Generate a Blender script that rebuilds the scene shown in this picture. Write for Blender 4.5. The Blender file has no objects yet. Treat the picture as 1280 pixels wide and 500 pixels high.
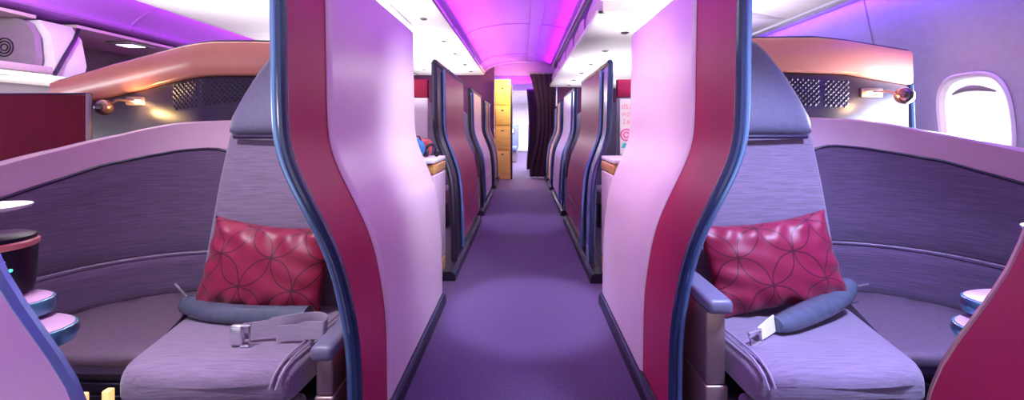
import bpy, bmesh, math, random
from mathutils import Vector, Matrix
random.seed(7)
PI = math.pi
sc = bpy.context.scene
COL = sc.collection

# ------------------------------------------------------------------ camera
CAM_Z = 1.02
cam_d = bpy.data.cameras.new('camera')
cam_d.sensor_width = 36.0
cam_d.lens = 36.0 * 500 / 1280
cam_d.shift_x = (640 - 653) / 1280
cam_d.shift_y = (160 - 250) / 1280
cam_d.clip_start = 0.02
cam = bpy.data.objects.new('camera', cam_d)
cam.location = (0, 0, CAM_Z)
cam.rotation_euler = (PI / 2, 0, 0)
COL.objects.link(cam)
sc.camera = cam

# ------------------------------------------------------------------ view, world
sc.view_settings.view_transform = 'Standard'
sc.view_settings.look = 'None'
sc.view_settings.gamma = 1
sc.view_settings.use_curve_mapping = False
sc.view_settings.exposure = 0.0
w = bpy.data.worlds.new('world')
sc.world = w
w.use_nodes = True
wn = w.node_tree
wtc = wn.nodes.new('ShaderNodeTexCoord')
wsep = wn.nodes.new('ShaderNodeSeparateXYZ')
wn.links.new(wtc.outputs['Generated'], wsep.inputs[0])
wr = wn.nodes.new('ShaderNodeValToRGB')
wr.color_ramp.elements[0].position = 0.0
wr.color_ramp.elements[0].color = (1.0, 0.93, 0.97, 1)
wr.color_ramp.elements[1].position = 1.0
wr.color_ramp.elements[1].color = (0.42, 0.36, 0.62, 1)
wmr = wn.nodes.new('ShaderNodeMapRange')
wmr.inputs['From Min'].default_value = -0.35
wmr.inputs['From Max'].default_value = 0.35
wn.links.new(wsep.outputs[2], wmr.inputs['Value'])
wn.links.new(wmr.outputs['Result'], wr.inputs['Fac'])
wn.links.new(wr.outputs['Color'], wn.nodes['Background'].inputs[0])
wn.nodes['Background'].inputs[1].default_value = 1.35


# ------------------------------------------------------------------ lamps
def area(name, loc, size, size_y, energy, color, aim, spread=180):
    d = bpy.data.lights.new(name, 'AREA')
    d.spread = math.radians(spread)
    d.shape = 'RECTANGLE'
    d.size = size
    d.size_y = size_y
    d.energy = energy
    d.color = color
    o = bpy.data.objects.new(name, d)
    o.location = loc
    v = Vector(aim).normalized()
    o.rotation_euler = v.to_track_quat('-Z', 'Y').to_euler()
    COL.objects.link(o)
    return o


def spot(name, loc, target, energy, color, deg=60, blend=0.5, r=0.03):
    d = bpy.data.lights.new(name, 'SPOT')
    d.energy = energy
    d.color = color
    d.spot_size = math.radians(deg)
    d.spot_blend = blend
    d.shadow_soft_size = r
    o = bpy.data.objects.new(name, d)
    o.location = loc
    o.rotation_euler = (Vector(target) - Vector(loc)).to_track_quat('-Z', 'Y').to_euler()
    COL.objects.link(o)
    return o


def point(name, loc, energy, color, r=0.02):
    d = bpy.data.lights.new(name, 'POINT')
    d.energy = energy
    d.color = color
    d.shadow_soft_size = r
    o = bpy.data.objects.new(name, d)
    o.location = loc
    COL.objects.link(o)
    return o


PURPLE = (0.50, 0.01, 0.95)
MAGENTA = (0.72, 0.02, 1.0)
# cove strips above the bins throwing purple on the ceiling
area('cove_light_centre_bins', (-0.70, 4.0, 2.15), 8.0, 0.05, 48, MAGENTA, (0.6, 0, 0.8), 120)
area('cove_light_window_bins', (0.56, 4.0, 2.262), 8.0, 0.03, 32, PURPLE, (-0.75, 0, 0.6), 120)
area('cove_light_far_aisle', (-3.45, 3.8, 2.17), 8.0, 0.05, 200, (0.85, 0.04, 1.0), (-0.4, 0, 0.9), 120)
area('far_aisle_windows', (-5.45, 3.5, 1.1), 6.0, 0.4, 45, (0.95, 0.95, 1.0), (1, 0, 0.25))
area('cove_light_sidewall', (1.93, 2.0, 1.765), 3.5, 0.02, 16, (0.22, 0.04, 1.0), (0.55, 0, -0.8))
# reading and cabin lights in the bin undersides
spot('reading_spot_left_seat', (-1.1, 0.7, 2.08), (-0.95, 1.35, 0.4), 190, (0.92, 0.86, 1.0), 70, 0.8, 0.12)
spot('reading_spot_right_seat', (1.15, 0.7, 1.92), (0.95, 1.35, 0.4), 330, (0.50, 0.56, 1.0), 70, 0.8, 0.12)
# added uplights hidden behind the headboards and partitions, brightening the bin undersides
for k, (x, y, z, sx, sy, e) in enumerate(((-1.15, 2.75, 1.05, 0.9, 0.5, 34), (1.05, 2.75, 1.05, 0.5, 0.6, 20), (-2.5, 2.9, 1.1, 0.9, 0.6, 30),
                                          (1.2, 5.3, 1.0, 0.8, 1.0, 34), (-1.4, 5.3, 1.0, 0.8, 1.0, 40), (-2.6, 5.6, 1.1, 0.9, 0.9, 30),
                                          (1.2, 7.2, 1.0, 0.8, 0.8, 14), (-1.4, 7.2, 1.0, 0.8, 0.8, 20))):
    area('bin_underside_fill', (x, y, z), sx, sy, e, (1.0, 0.95, 0.97), (0, 0.02, 1), 105 if k == 1 else 140)
spot('divider_fill_spot', (-3.38, 2.3, 2.1), (-4.5, 3.8, 1.75), 110, (1.0, 0.95, 0.95), 60, 0.8, 0.08)  # added to brighten the white divider and the far left bins
spot('door_fill_spot', (0.40, 1.75, 2.15), (-0.50, 2.3, 0.80), 190, (0.80, 0.86, 1.0), 50, 0.9, 0.10)  # added spot, cool light to brighten the left pale door
spot('door_fill_spot', (-0.40, 1.75, 2.15), (0.55, 2.05, 0.95), 110, (1.0, 0.70, 0.86), 55, 0.9, 0.10)  # added counterpart, pinkish light for the right pale door
spot('carpet_fill_spot', (0.1, 2.1, 2.30), (0.05, 2.25, 0.0), 380, (0.60, 0.62, 1.0), 27, 0.5, 0.05)  # added overhead, stands in for bluish light through the partition gap
spot('carpet_fill_spot', (0.1, 3.9, 2.30), (0.0, 4.3, 0.0), 120, (0.40, 0.35, 1.0), 26, 0.5, 0.05)  # likewise added, for the bluish floor band at the next gap
spot('galley_spot', (-0.1, 7.2, 2.2), (0.0, 7.3, 0.0), 150, (1.0, 0.62, 0.50), 40, 0.4, 0.05)
area('galley_ceiling_light', (0.0, 9.2, 1.9), 1.0, 1.0, 25, PURPLE, (0, 0, 1))
area('galley_light', (-0.05, 7.5, 2.0), 0.3, 0.3, 16, (1.0, 0.80, 0.30), (-0.6, 0.8, -0.6))
area('economy_light', (0.0, 13.0, 1.98), 1.5, 6.0, 600, (0.85, 0.8, 1.0), (0, 0, -1))
area('window_daylight', (2.03, 1.88, 1.06), 0.25, 0.36, 14, (0.75, 0.85, 1.0), (-1, -0.1, -0.05))


# ------------------------------------------------------------------ materials
def mat(name, col, rough=0.5, metal=0.0, noise=0.0, nscale=(8, 8, 8), bump=0.0, bscale=None,
        emit=None, estr=0.0, coat=0.0, sheen=0.0, col2=None, spec=0.5):
    m = bpy.data.materials.new(name)
    m.use_nodes = True
    nt = m.node_tree
    b = nt.nodes['Principled BSDF']
    b.inputs['Base Color'].default_value = (*col, 1)
    b.inputs['Roughness'].default_value = rough
    b.inputs['Metallic'].default_value = metal
    b.inputs['Coat Weight'].default_value = coat
    b.inputs['Coat Roughness'].default_value = 0.15
    b.inputs['Sheen Weight'].default_value = sheen
    b.inputs['Specular IOR Level'].default_value = spec
    tc = nt.nodes.new('ShaderNodeTexCoord')
    mp = nt.nodes.new('ShaderNodeMapping')
    mp.inputs['Scale'].default_value = nscale
    nt.links.new(tc.outputs['Object'], mp.inputs['Vector'])
    n = nt.nodes.new('ShaderNodeTexNoise')
    n.inputs['Scale'].default_value = 1.0
    n.inputs['Detail'].default_value = 5
    nt.links.new(mp.outputs['Vector'], n.inputs['Vector'])
    mx = nt.nodes.new('ShaderNodeMix')
    mx.data_type = 'RGBA'
    c2 = col2 if col2 else tuple(max(0, c * (1 - noise)) for c in col)
    mx.inputs['A'].default_value = (*c2, 1)
    mx.inputs['B'].default_value = (*(min(1, c * (1 + noise * 0.5)) for c in col), 1)
    rp = nt.nodes.new('ShaderNodeMapRange')
    rp.inputs['From Min'].default_value = 0.32
    rp.inputs['From Max'].default_value = 0.68
    nt.links.new(n.outputs['Fac'], rp.inputs['Value'])
    nt.links.new(rp.outputs['Result'], mx.inputs['Factor'])
    nt.links.new(mx.outputs['Result'], b.inputs['Base Color'])
    if bump:
        bp = nt.nodes.new('ShaderNodeBump')
        bp.inputs['Strength'].default_value = bump
        bp.inputs['Distance'].default_value = 0.004
        nt.links.new(n.outputs['Fac'], bp.inputs['Height'])
        nt.links.new(bp.outputs['Normal'], b.inputs['Normal'])
    if emit:
        b.inputs['Emission Color'].default_value = (*emit, 1)
        b.inputs['Emission Strength'].default_value = estr
    return m


M = {}
M['fabric'] = mat('fabric_upholstery', (0.115, 0.065, 0.145), 0.85, noise=0.3, nscale=(12, 12, 190), bump=0.5, sheen=0.35)
M['fabric_seat'] = mat('fabric_seat', (0.23, 0.165, 0.27), 0.85, noise=0.22, nscale=(14, 190, 120), bump=0.45, sheen=0.4)
M['leather'] = mat('leather_dark', (0.10, 0.085, 0.13), 0.38, noise=0.15, nscale=(60, 60, 60), bump=0.15)
M['headrest'] = mat('headrest_leather', (0.16, 0.15, 0.24), 0.42, noise=0.1, nscale=(70, 70, 70), bump=0.12)
M['pad'] = mat('pad_leather', (0.13, 0.085, 0.13), 0.45, noise=0.15, nscale=(40, 40, 40), bump=0.1)
M['pipe'] = mat('dark_piping', (0.025, 0.015, 0.05), 0.4)
M['seam'] = mat('seam_thread', (0.33, 0.26, 0.38), 0.6)
M['shell'] = mat('shell_plastic', (0.70, 0.43, 0.58), 0.30, noise=0.06, nscale=(5, 5, 5), coat=0.3)
M['pale'] = mat('pale_door', (0.74, 0.57, 0.68), 0.30, noise=0.04, nscale=(3, 3, 3), coat=0.35)
M['maroon'] = mat('maroon_panel', (0.38, 0.016, 0.085), 0.36, noise=0.10, nscale=(4, 4, 4), coat=0.0, spec=0.3)
M['dkmaroon'] = mat('dark_maroon_panel', (0.20, 0.02, 0.06), 0.36, noise=0.10, nscale=(4, 4, 4), coat=0.0, spec=0.3)
M['navy'] = mat('navy_trim', (0.012, 0.03, 0.09), 0.22, coat=0.6)
M['steel'] = mat('blue_steel_trim', (0.20, 0.34, 0.60), 0.25, metal=0.6)
M['black'] = mat('black_plastic', (0.012, 0.010, 0.022), 0.35)
M['champagne'] = mat('champagne_metal', (0.36, 0.25, 0.25), 0.35, metal=0.7, noise=0.1)
M['gold'] = mat('gold_kick', (0.85, 0.48, 0.16), 0.35, metal=0.4, noise=0.15)
M['peach'] = mat('copper_band', (0.86, 0.33, 0.25), 0.30, noise=0.10, nscale=(2, 2, 2), coat=0.3)
M['console'] = mat('metallic_headboard', (0.055, 0.045, 0.085), 0.38, metal=0.35, noise=0.2, nscale=(6, 6, 40), bump=0.1)
M['red'] = mat('burgundy_divider', (0.17, 0.006, 0.03), 0.7, noise=0.1, spec=0.15)
M['white'] = mat('white_plastic', (0.84, 0.80, 0.84), 0.35, noise=0.03)
M['cream'] = mat('cream_plastic', (0.55, 0.46, 0.44), 0.4, noise=0.06, nscale=(20, 20, 20))
M['grey'] = mat('grey_lining', (0.25, 0.22, 0.24), 0.5, noise=0.08)
M['ceil'] = mat('ceiling_panel', (0.47, 0.16, 0.68), 0.5, noise=0.05, nscale=(1, 1, 1))  # purple of the cove LEDs is partly put into this base colour
M['side'] = mat('sidewall_panel', (0.36, 0.36, 0.50), 0.5, noise=0.06, nscale=(30, 30, 30))
M['carpet'] = mat('carpet', (0.060, 0.028, 0.10), 0.95, noise=0.35, nscale=(120, 120, 120), bump=0.6, sheen=0.2)
M['belt'] = mat('belt_webbing', (0.34, 0.29, 0.39), 0.45, noise=0.1, nscale=(20, 20, 300), bump=0.05)
M['beltpad'] = mat('belt_airbag_pad', (0.085, 0.10, 0.15), 0.25, noise=0.15, nscale=(30, 30, 30), bump=0.2)
M['chrome'] = mat('brushed_steel', (0.75, 0.73, 0.80), 0.25, metal=0.85)
M['lampmetal'] = mat('lamp_metal', (0.30, 0.16, 0.18), 0.2, metal=0.8)
M['lens'] = mat('lamp_lens', (0.02, 0.01, 0.02), 0.08, coat=1.0)
M['warm'] = mat('warm_lamp', (1, 0.8, 0.4), 0.5, emit=(1.0, 0.66, 0.25), estr=6)
M['amber'] = mat('amber_light', (1, 0.7, 0.3), 0.5, emit=(1.0, 0.55, 0.18), estr=1.0)
M['pane'] = mat('daylit_blind', (0.9, 0.9, 0.95), 0.4, emit=(0.93, 0.92, 1.0), estr=0.85)
M['strip'] = mat('light_strip', (1, 1, 1), 0.5, emit=(0.9, 0.93, 1.0), estr=1.6)
M['curtain'] = mat('curtain_cloth', (0.028, 0.006, 0.032), 0.9, noise=0.3, nscale=(40, 40, 3), bump=0.2)
M['bulk'] = mat('bulkhead_plum', (0.10, 0.012, 0.09), 0.6, noise=0.1)
M['yellow'] = mat('galley_laminate', (0.90, 0.66, 0.14), 0.4, noise=0.12, nscale=(3, 3, 20))
M['screen'] = mat('screen_on', (0.7, 0.6, 0.65), 0.3, emit=(0.95, 0.72, 0.82), estr=0.55)
M['ink'] = mat('screen_print', (0.8, 0.25, 0.3), 0.5, emit=(0.8, 0.3, 0.35), estr=0.4)
M['pinkart'] = mat('screen_pink', (0.8, 0.15, 0.4), 0.5, emit=(0.85, 0.2, 0.45), estr=0.4)
M['tealart'] = mat('screen_teal', (0.1, 0.5, 0.6), 0.5, emit=(0.1, 0.5, 0.6), estr=0.4)
M['button'] = mat('button_white', (0.8, 0.9, 1), 0.4, emit=(0.75, 0.9, 1.0), estr=1.2)
M['led'] = mat('led_green', (0.1, 0.9, 0.6), 0.4, emit=(0.1, 0.9, 0.6), estr=1.2)
M['ledblue'] = mat('led_blue', (0.1, 0.4, 1), 0.4, emit=(0.15, 0.45, 1.0), estr=1.2)
M['traytop'] = mat('tray_pink', (0.42, 0.24, 0.40), 0.3, coat=0.5)
M['trayside'] = mat('tray_teal_edge', (0.10, 0.30, 0.42), 0.2, metal=0.5, coat=0.5)
M['bag'] = mat('blue_cloth', (0.02, 0.16, 0.42), 0.6, noise=0.3, nscale=(20, 20, 20))
M['blanket'] = mat('red_cloth', (0.45, 0.07, 0.07), 0.8, noise=0.4, nscale=(30, 30, 30), bump=0.4)
M['seatblue'] = mat('economy_cloth', (0.16, 0.22, 0.42), 0.8, noise=0.3, nscale=(20, 20, 20))
M['seatred'] = mat('economy_cloth_plum', (0.20, 0.03, 0.12), 0.8, noise=0.3, nscale=(20, 20, 20))


def pillow_material():
    """satin with stitched overlapping circles (surface pattern)."""
    m = mat('satin_pillow', (0.24, 0.007, 0.045), 0.45, sheen=0.1, spec=0.45)
    nt = m.node_tree
    b = nt.nodes['Principled BSDF']
    uv = nt.nodes.new('ShaderNodeUVMap')
    sep = nt.nodes.new('ShaderNodeSeparateXYZ')
    nt.links.new(uv.outputs['UV'], sep.inputs[0])

    def mth(op, a, bb=None, c=None):
        n = nt.nodes.new('ShaderNodeMath')
        n.operation = op
        for k, v in enumerate((a, bb, c)):
            if v is None:
                continue
            if isinstance(v, (int, float)):
                n.inputs[k].default_value = v
            else:
                nt.links.new(v, n.inputs[k])
        return n.outputs[0]
    X = mth('MULTIPLY', sep.outputs[0], 2.5)
    Y = mth('MULTIPLY', sep.outputs[1], 1.6)
    res = None
    for (ox, oy) in ((0, 0), (0.5, 0.5)):
        fx = mth('SUBTRACT', mth('FRACT', mth('ADD', X, ox + 10)), 0.5)
        fy = mth('SUBTRACT', mth('FRACT', mth('ADD', Y, oy + 10)), 0.5)
        d = mth('SQRT', mth('ADD', mth('MULTIPLY', fx, fx), mth('MULTIPLY', fy, fy)))
        e = mth('LESS_THAN', mth('ABSOLUTE', mth('SUBTRACT', d, 0.49)), 0.010)
        res = e if res is None else mth('MAXIMUM', res, e)
    mx = nt.nodes.new('ShaderNodeMix')
    mx.data_type = 'RGBA'
    old = b.inputs['Base Color'].links[0].from_socket
    nt.links.new(old, mx.inputs['A'])
    mx.inputs['B'].default_value = (0.035, 0.002, 0.012, 1)
    nt.links.new(mth('MULTIPLY', res, 0.9), mx.inputs['Factor'])
    nt.links.new(mx.outputs['Result'], b.inputs['Base Color'])
    return m


M['pillow'] = pillow_material()


# ------------------------------------------------------------------ mesh helpers
def tag(o, label=None, cat=None, group=None, kind=None):
    if label:
        o['label'] = label
    if cat:
        o['category'] = cat
    if group:
        o['group'] = group
    if kind:
        o['kind'] = kind
    return o


def thing(name, loc, label, cat, group=None):
    o = bpy.data.objects.new(name, None)
    o.empty_display_size = 0.1
    o.location = loc
    COL.objects.link(o)
    return tag(o, label, cat, group)


class MB:
    """collects shapes, links them as ONE mesh object (coordinates are world coordinates)."""

    def __init__(self):
        self.v = []
        self.f = []

    def add(self, vs, fs):
        k = len(self.v)
        self.v += [tuple(p) for p in vs]
        self.f += [tuple(i + k for i in f) for f in fs]
        return self

    def box(self, x0, x1, y0, y1, z0, z1):
        vs = [(x, y, z) for x in (x0, x1) for y in (y0, y1) for z in (z0, z1)]
        return self.add(vs, [(0, 1, 3, 2), (4, 6, 7, 5), (0, 4, 5, 1), (2, 3, 7, 6), (0, 2, 6, 4), (1, 5, 7, 3)])

    def rbox(self, x0, x1, y0, y1, z0, z1, r=0.01, seg=3):
        bm = bmesh.new()
        bmesh.ops.create_cube(bm, size=1)
        for vv in bm.verts:
            vv.co = Vector(((x0 + x1) / 2 + vv.co.x * abs(x1 - x0), (y0 + y1) / 2 + vv.co.y * abs(y1 - y0),
                            (z0 + z1) / 2 + vv.co.z * abs(z1 - z0)))
        bmesh.ops.bevel(bm, geom=bm.edges[:], offset=r, segments=seg, profile=0.5, affect='EDGES')
        return self.bm(bm)

    def bm(self, bm):
        bm.verts.index_update()
        self.add([vv.co[:] for vv in bm.verts], [[vv.index for vv in ff.verts] for ff in bm.faces])
        bm.free()
        return self

    def loft(self, rings, cap=True, closed=True):
        n = len(rings[0])
        vs = [p for r in rings for p in r]
        fs = []
        m = n if closed else n - 1
        for i in range(len(rings) - 1):
            for j in range(m):
                a = i * n + j
                b2 = i * n + (j + 1) % n
                fs.append((a, b2, b2 + n, a + n))
        if cap and closed:
            fs.append(tuple(range(n - 1, -1, -1)))
            fs.append(tuple((len(rings) - 1) * n + j for j in range(n)))
        return self.add(vs, fs)

    def sheet(self, A, B):
        """solid between two point grids of equal size."""
        n, m = len(A), len(A[0])
        vs = [p for r in A for p in r] + [p for r in B for p in r]
        o = n * m
        fs = []
        for i in range(n - 1):
            for j in range(m - 1):
                a = i * m + j
                fs.append((a, a + 1, a + m + 1, a + m))
                fs.append((o + a, o + a + m, o + a + m + 1, o + a + 1))
        for j in range(m - 1):
            fs.append((j, o + j, o + j + 1, j + 1))
            a = (n - 1) * m + j
            fs.append((a, a + 1, o + a + 1, o + a))
        for i in range(n - 1):
            a = i * m
            fs.append((a, a + m, o + a + m, o + a))
            a = i * m + m - 1
            fs.append((a, o + a, o + a + m, a + m))
        return self.add(vs, fs)

    def prism(self, poly, axis, a, b):
        """polygon of 2-D points extruded along axis from a to b."""
        def P(p, t):
            return {'x': (t, p[0], p[1]), 'y': (p[0], t, p[1]), 'z': (p[0], p[1], t)}[axis]
        n = len(poly)
        vs = [P(p, a) for p in poly] + [P(p, b) for p in poly]
        fs = [tuple(range(n)), tuple(range(2 * n - 1, n - 1, -1))]
        fs += [(i, i + n, (i + 1) % n + n, (i + 1) % n) for i in range(n)]
        return self.add(vs, fs)

    def tube(self, path, r, n=10, flat=None, up=(0, 0, 1)):
        pts = [Vector(p) for p in path]
        rings = []
        for i, p in enumerate(pts):
            t = (pts[min(i + 1, len(pts) - 1)] - pts[max(i - 1, 0)]).normalized()
            u = Vector(up)
            if abs(t.dot(u)) > 0.95:
                u = Vector((0, 1, 0))
            a = t.cross(u).normalized()
            c = a.cross(t).normalized()
            rr = r[i] if isinstance(r, (list, tuple)) else r
            fl = flat if flat else 1.0
            rings.append([p + a * (math.cos(2 * PI * k / n) * rr) + c * (math.sin(2 * PI * k / n) * rr * fl) for k in range(n)])
        return self.loft(rings)

    def lathe(self, cx, cy, prof, n=24):
        rings = [[(cx + r * math.cos(2 * PI * k / n), cy + r * math.sin(2 * PI * k / n), z) for k in range(n)] for r, z in prof]
        return self.loft(rings)

    def ball(self, c, r, sc_=(1, 1, 1)):
        bm = bmesh.new()
        bmesh.ops.create_uvsphere(bm, u_segments=20, v_segments=12, radius=r)
        for vv in bm.verts:
            vv.co = Vector((c[0] + vv.co.x * sc_[0], c[1] + vv.co.y * sc_[1], c[2] + vv.co.z * sc_[2]))
        return self.bm(bm)

    def build(self, name, m, parent=None, smooth=35, bevel=0):
        me = bpy.data.meshes.new(name)
        off = Vector(parent_world(parent)) if parent else Vector((0, 0, 0))
        me.from_pydata([tuple(Vector(p) - off) for p in self.v], [], self.f)
        bm = bmesh.new()
        bm.from_mesh(me)
        bmesh.ops.recalc_face_normals(bm, faces=bm.faces)
        bm.to_mesh(me)
        bm.free()
        if smooth:
            for p in me.polygons:
                p.use_smooth = True
            me.set_sharp_from_angle(angle=math.radians(smooth))
        me.materials.append(m)
        o = bpy.data.objects.new(name, me)
        COL.objects.link(o)
        if parent:
            o.parent = parent
        if bevel:
            md = o.modifiers.new('bevel', 'BEVEL')
            md.width = bevel
            md.segments = 2
            md.limit_method = 'ANGLE'
        return o


def parent_world(p):
    v = Vector((0, 0, 0))
    while p:
        v = v + p.location
        p = p.parent
    return v


def struct(name, mb, m, **k):
    return tag(mb.build(name, m, None, **k), kind='structure')


def crv(pts, n):
    """Catmull-Rom through 2-D/3-D points, n samples per span."""
    P = [Vector(p) for p in pts]
    out = []
    for i in range(len(P) - 1):
        p0 = P[i - 1] if i > 0 else P[i] * 2 - P[i + 1]
        p1, p2 = P[i], P[i + 1]
        p3 = P[i + 2] if i + 2 < len(P) else P[i + 1] * 2 - P[i]
        for k in range(n):
            t = k / n
            out.append(0.5 * ((2 * p1) + (p2 - p0) * t + (2 * p0 - 5 * p1 + 4 * p2 - p3) * t * t + (3 * p1 - p0 - 3 * p2 + p3) * t ** 3))
    out.append(P[-1])
    return out


def lerp_tab(tab, t):
    if t <= tab[0][0]:
        return tab[0][1]
    for (a, va), (b2, vb) in zip(tab, tab[1:]):
        if t <= b2:
            k = (t - a) / (b2 - a)
            return va + (vb - va) * k
    return tab[-1][1]


PROFILE = crv([(0.065, 0.474), (0.30, 0.478), (0.45, 0.486), (0.60, 0.502), (0.70, 0.525), (0.80, 0.563),
               (0.90, 0.605), (0.98, 0.628), (1.08, 0.636), (1.30, 0.640), (1.58, 0.645)], 5)
PROFILE = [(p[0], p[1]) for p in PROFILE]


def prof(z):
    return lerp_tab(PROFILE, z)


def smooth(a, b2, z):
    t = max(0, min(1, (z - a) / (b2 - a)))
    return t * t * (3 - 2 * t)


def P(u, v, D):
    """the place seen at photo position (u, v) when it stands D metres down the aisle."""
    return Vector(((u - 653) * D / 500, D, CAM_Z + (160 - v) * D / 500))


# ------------------------------------------------------------------ setting
f = MB()
f.add([(-5.6, -0.72, 0), (2.2, -0.72, 0), (2.2, 18, 0), (-5.6, 18, 0)], [(0, 1, 2, 3)])
f.add([(-5.6, -0.72, -.05), (2.2, -0.72, -.05), (2.2, 18, -.05), (-5.6, 18, -.05)], [(0, 3, 2, 1)])
struct('floor', f, M['carpet'])

# vaulted aisle ceiling
cp = [(p[0], p[1]) for p in crv([(-0.80, 2.15), (-0.74, 2.23), (-0.55, 2.32), (-0.2, 2.375), (0.2, 2.375), (0.5, 2.33), (0.64, 2.27)], 4)]
c = MB()
ys = [-0.6 + i * 0.55 for i in range(17)]
c.sheet([[(x, y, z) for x, z in cp] for y in ys], [[(x, y, z + 0.02) for x, z in cp] for y in ys])
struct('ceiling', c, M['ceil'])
# raised panel edges in the ceiling (arches)
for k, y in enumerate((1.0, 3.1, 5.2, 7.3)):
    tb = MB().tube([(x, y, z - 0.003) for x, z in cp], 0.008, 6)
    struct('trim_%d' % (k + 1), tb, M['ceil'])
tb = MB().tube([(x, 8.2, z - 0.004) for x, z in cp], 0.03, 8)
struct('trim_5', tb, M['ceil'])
# lengthwise light track in the ceiling
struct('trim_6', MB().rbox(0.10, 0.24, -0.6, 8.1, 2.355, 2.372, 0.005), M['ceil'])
# lower ceiling over the galley and cabin behind
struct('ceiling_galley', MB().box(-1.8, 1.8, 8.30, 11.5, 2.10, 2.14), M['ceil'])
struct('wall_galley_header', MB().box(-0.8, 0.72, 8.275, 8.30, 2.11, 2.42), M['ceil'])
c2 = MB()
cc = [(p[0], p[1]) for p in crv([(-1.9, 1.75), (-1.2, 2.0), (0, 2.10), (1.2, 2.0), (1.9, 1.75)], 4)]
ys = [11.5, 18]
c2.sheet([[(x, y, z) for x, z in cc] for y in ys], [[(x, y, z + 0.02) for x, z in cc] for y in ys])
struct('ceiling_economy', c2, M['white'])
struct('wall_far', MB().box(-2.2, 2.2, 17.9, 17.95, 0, 2.2), M['white'])
struct('wall_economy_left', MB().box(-1.9, -1.86, 8.5, 18, 0, 2.2), M['white'])
struct('wall_economy_right', MB().box(1.86, 1.9, 8.5, 18, 0, 2.2), M['white'])
# bulkhead closing the centre block
struct('wall_bulkhead_left', MB().box(-3.2, -0.58, 8.2, 8.27, 0, 2.36), M['bulk'])
struct('wall_bulkhead_right', MB().box(0.72, 2.2, 8.25, 8.3, 0, 2.36), M['bulk'])
struct('wall_far_left', MB().box(-5.6, -3.2, 8.2, 8.27, 0, 2.4), M['white'])

# right sidewall with window holes
WINS = [(1.88, 1), (2.75, 2), (3.6, 3), (0.95, 4)]
sw = [(0.0, 2.13), (0.6, 2.14), (1.0, 2.13), (1.25, 2.10), (1.45, 2.06), (1.62, 2.02), (1.80, 1.985)]


def swx(z):
    return lerp_tab(sw, z)


def superell(t, a, b2, n=4):
    ct, st = math.cos(t), math.sin(t)
    return (a * math.copysign(abs(ct) ** (2 / n), ct), b2 * math.copysign(abs(st) ** (2 / n), st))


def wall_with_windows():
    mb = MB()
    zc, hw, hh = 1.04, 0.150, 0.225
    edges = [-1.2] + [e for y, _ in sorted(WINS) for e in (y - 0.30, y + 0.30)] + [8.25]
    zs = [0, 0.3, 0.6, zc - 0.3, zc - .15, zc, zc + .15, zc + 0.3, 1.45, 1.62, 1.80]

    def strip(y0, y1, zz):
        mb.sheet([[(swx(z), y, z) for z in zz] for y in (y0, y1)], [[(swx(z) + 0.03, y, z) for z in zz] for y in (y0, y1)])
    for i in range(0, len(edges) - 1, 2):
        if edges[i + 1] - edges[i] > 1e-4:
            strip(edges[i], edges[i + 1], zs)
    for y, _ in WINS:
        strip(y - 0.3, y + 0.3, [z for z in zs if z <= zc - 0.3 + 1e-6])
        strip(y - 0.3, y + 0.3, [z for z in zs if z >= zc + 0.3 - 1e-6])
        inner, outer = [], []
        for k in range(48):
            t = 2 * PI * k / 48
            a, b2 = superell(t, hw, hh, 3.2)
            inner.append((swx(zc + b2), y + a, zc + b2))
            q = max(abs(math.cos(t)), abs(math.sin(t)))
            a2, b3 = 0.3 * math.cos(t) / q, 0.3 * math.sin(t) / q
            outer.append((swx(zc + b3), y + a2, zc + b3))
        back = [(p[0] + 0.03, p[1], p[2]) for p in inner]
        mb.loft([outer, inner, back], cap=False)
    return mb


struct('wall_right', wall_with_windows(), M['side'])
for y, k in WINS:
    zc = 1.04
    rings = []
    for (a, dx) in ((1.10, -0.004), (1.06, -0.014), (1.0, -0.008), (0.97, 0.03)):
        rings.append([(swx(zc + b2) + dx, y + aa, zc + b2) for aa, b2 in (superell(2 * PI * i / 48, 0.145 * a, 0.22 * a, 3.2) for i in range(48))])
    wroot = struct('window_%d' % k, MB().loft(rings, cap=False), M['white'])
    pn = [(swx(zc + b2) + 0.02, y + aa, zc + b2) for aa, b2 in (superell(2 * PI * i / 48, 0.147, 0.223, 3.2) for i in range(48))]
    MB().loft([pn, [(p[0] + 0.006, p[1], p[2]) for p in pn]]).build('window_blind', M['pane'], wroot)
    hd = [(swx(1.2) + 0.012 - 0.012 * math.sin(PI * t / 12), y - 0.09 + 0.18 * t / 12, 1.185 + 0.022 * math.sin(PI * t / 12)) for t in range(13)]
    MB().tube(hd, [0.004 + 0.010 * math.sin(PI * t / 12) for t in range(13)], 8).build('blind_handle', M['grey'], wroot)
# sidewall panel joints
for k, y in enumerate((2.33, 1.42, 3.2)):
    struct('trim_%d' % (7 + k), MB().tube([(swx(z) - 0.001, y, z) for z in (0.05, 0.6, 1.0, 1.25, 1.45, 1.62, 1.79)], 0.004, 6), M['grey'])

# left outer wall beyond the other aisle
struct('wall_left', MB().box(-5.6, -5.5, -1.2, 8.2, 0, 2.4), M['white'])
# cove ceiling over the other aisle
cl = [(p[0], p[1]) for p in crv([(-3.36, 2.17), (-3.42, 2.27), (-3.75, 2.36), (-4.1, 2.30), (-4.30, 2.16), (-4.42, 2.08), (-5.5, 2.08)], 4)]
ys = [-0.6, 8.2]
c3 = MB().sheet([[(x, y, z) for x, z in cl] for y in ys], [[(x, y, z + 0.02) for x, z in cl] for y in ys])
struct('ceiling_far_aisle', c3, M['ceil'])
struct('trim_10', MB().box(-3.80, -3.70, -0.6, 8.1, 2.335, 2.352), M['curtain'])
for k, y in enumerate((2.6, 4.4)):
    struct('trim_%d' % (11 + k), MB().tube([(x, y, z - 0.002) for x, z in cl[:20]], 0.012, 6), M['ceil'])


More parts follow.
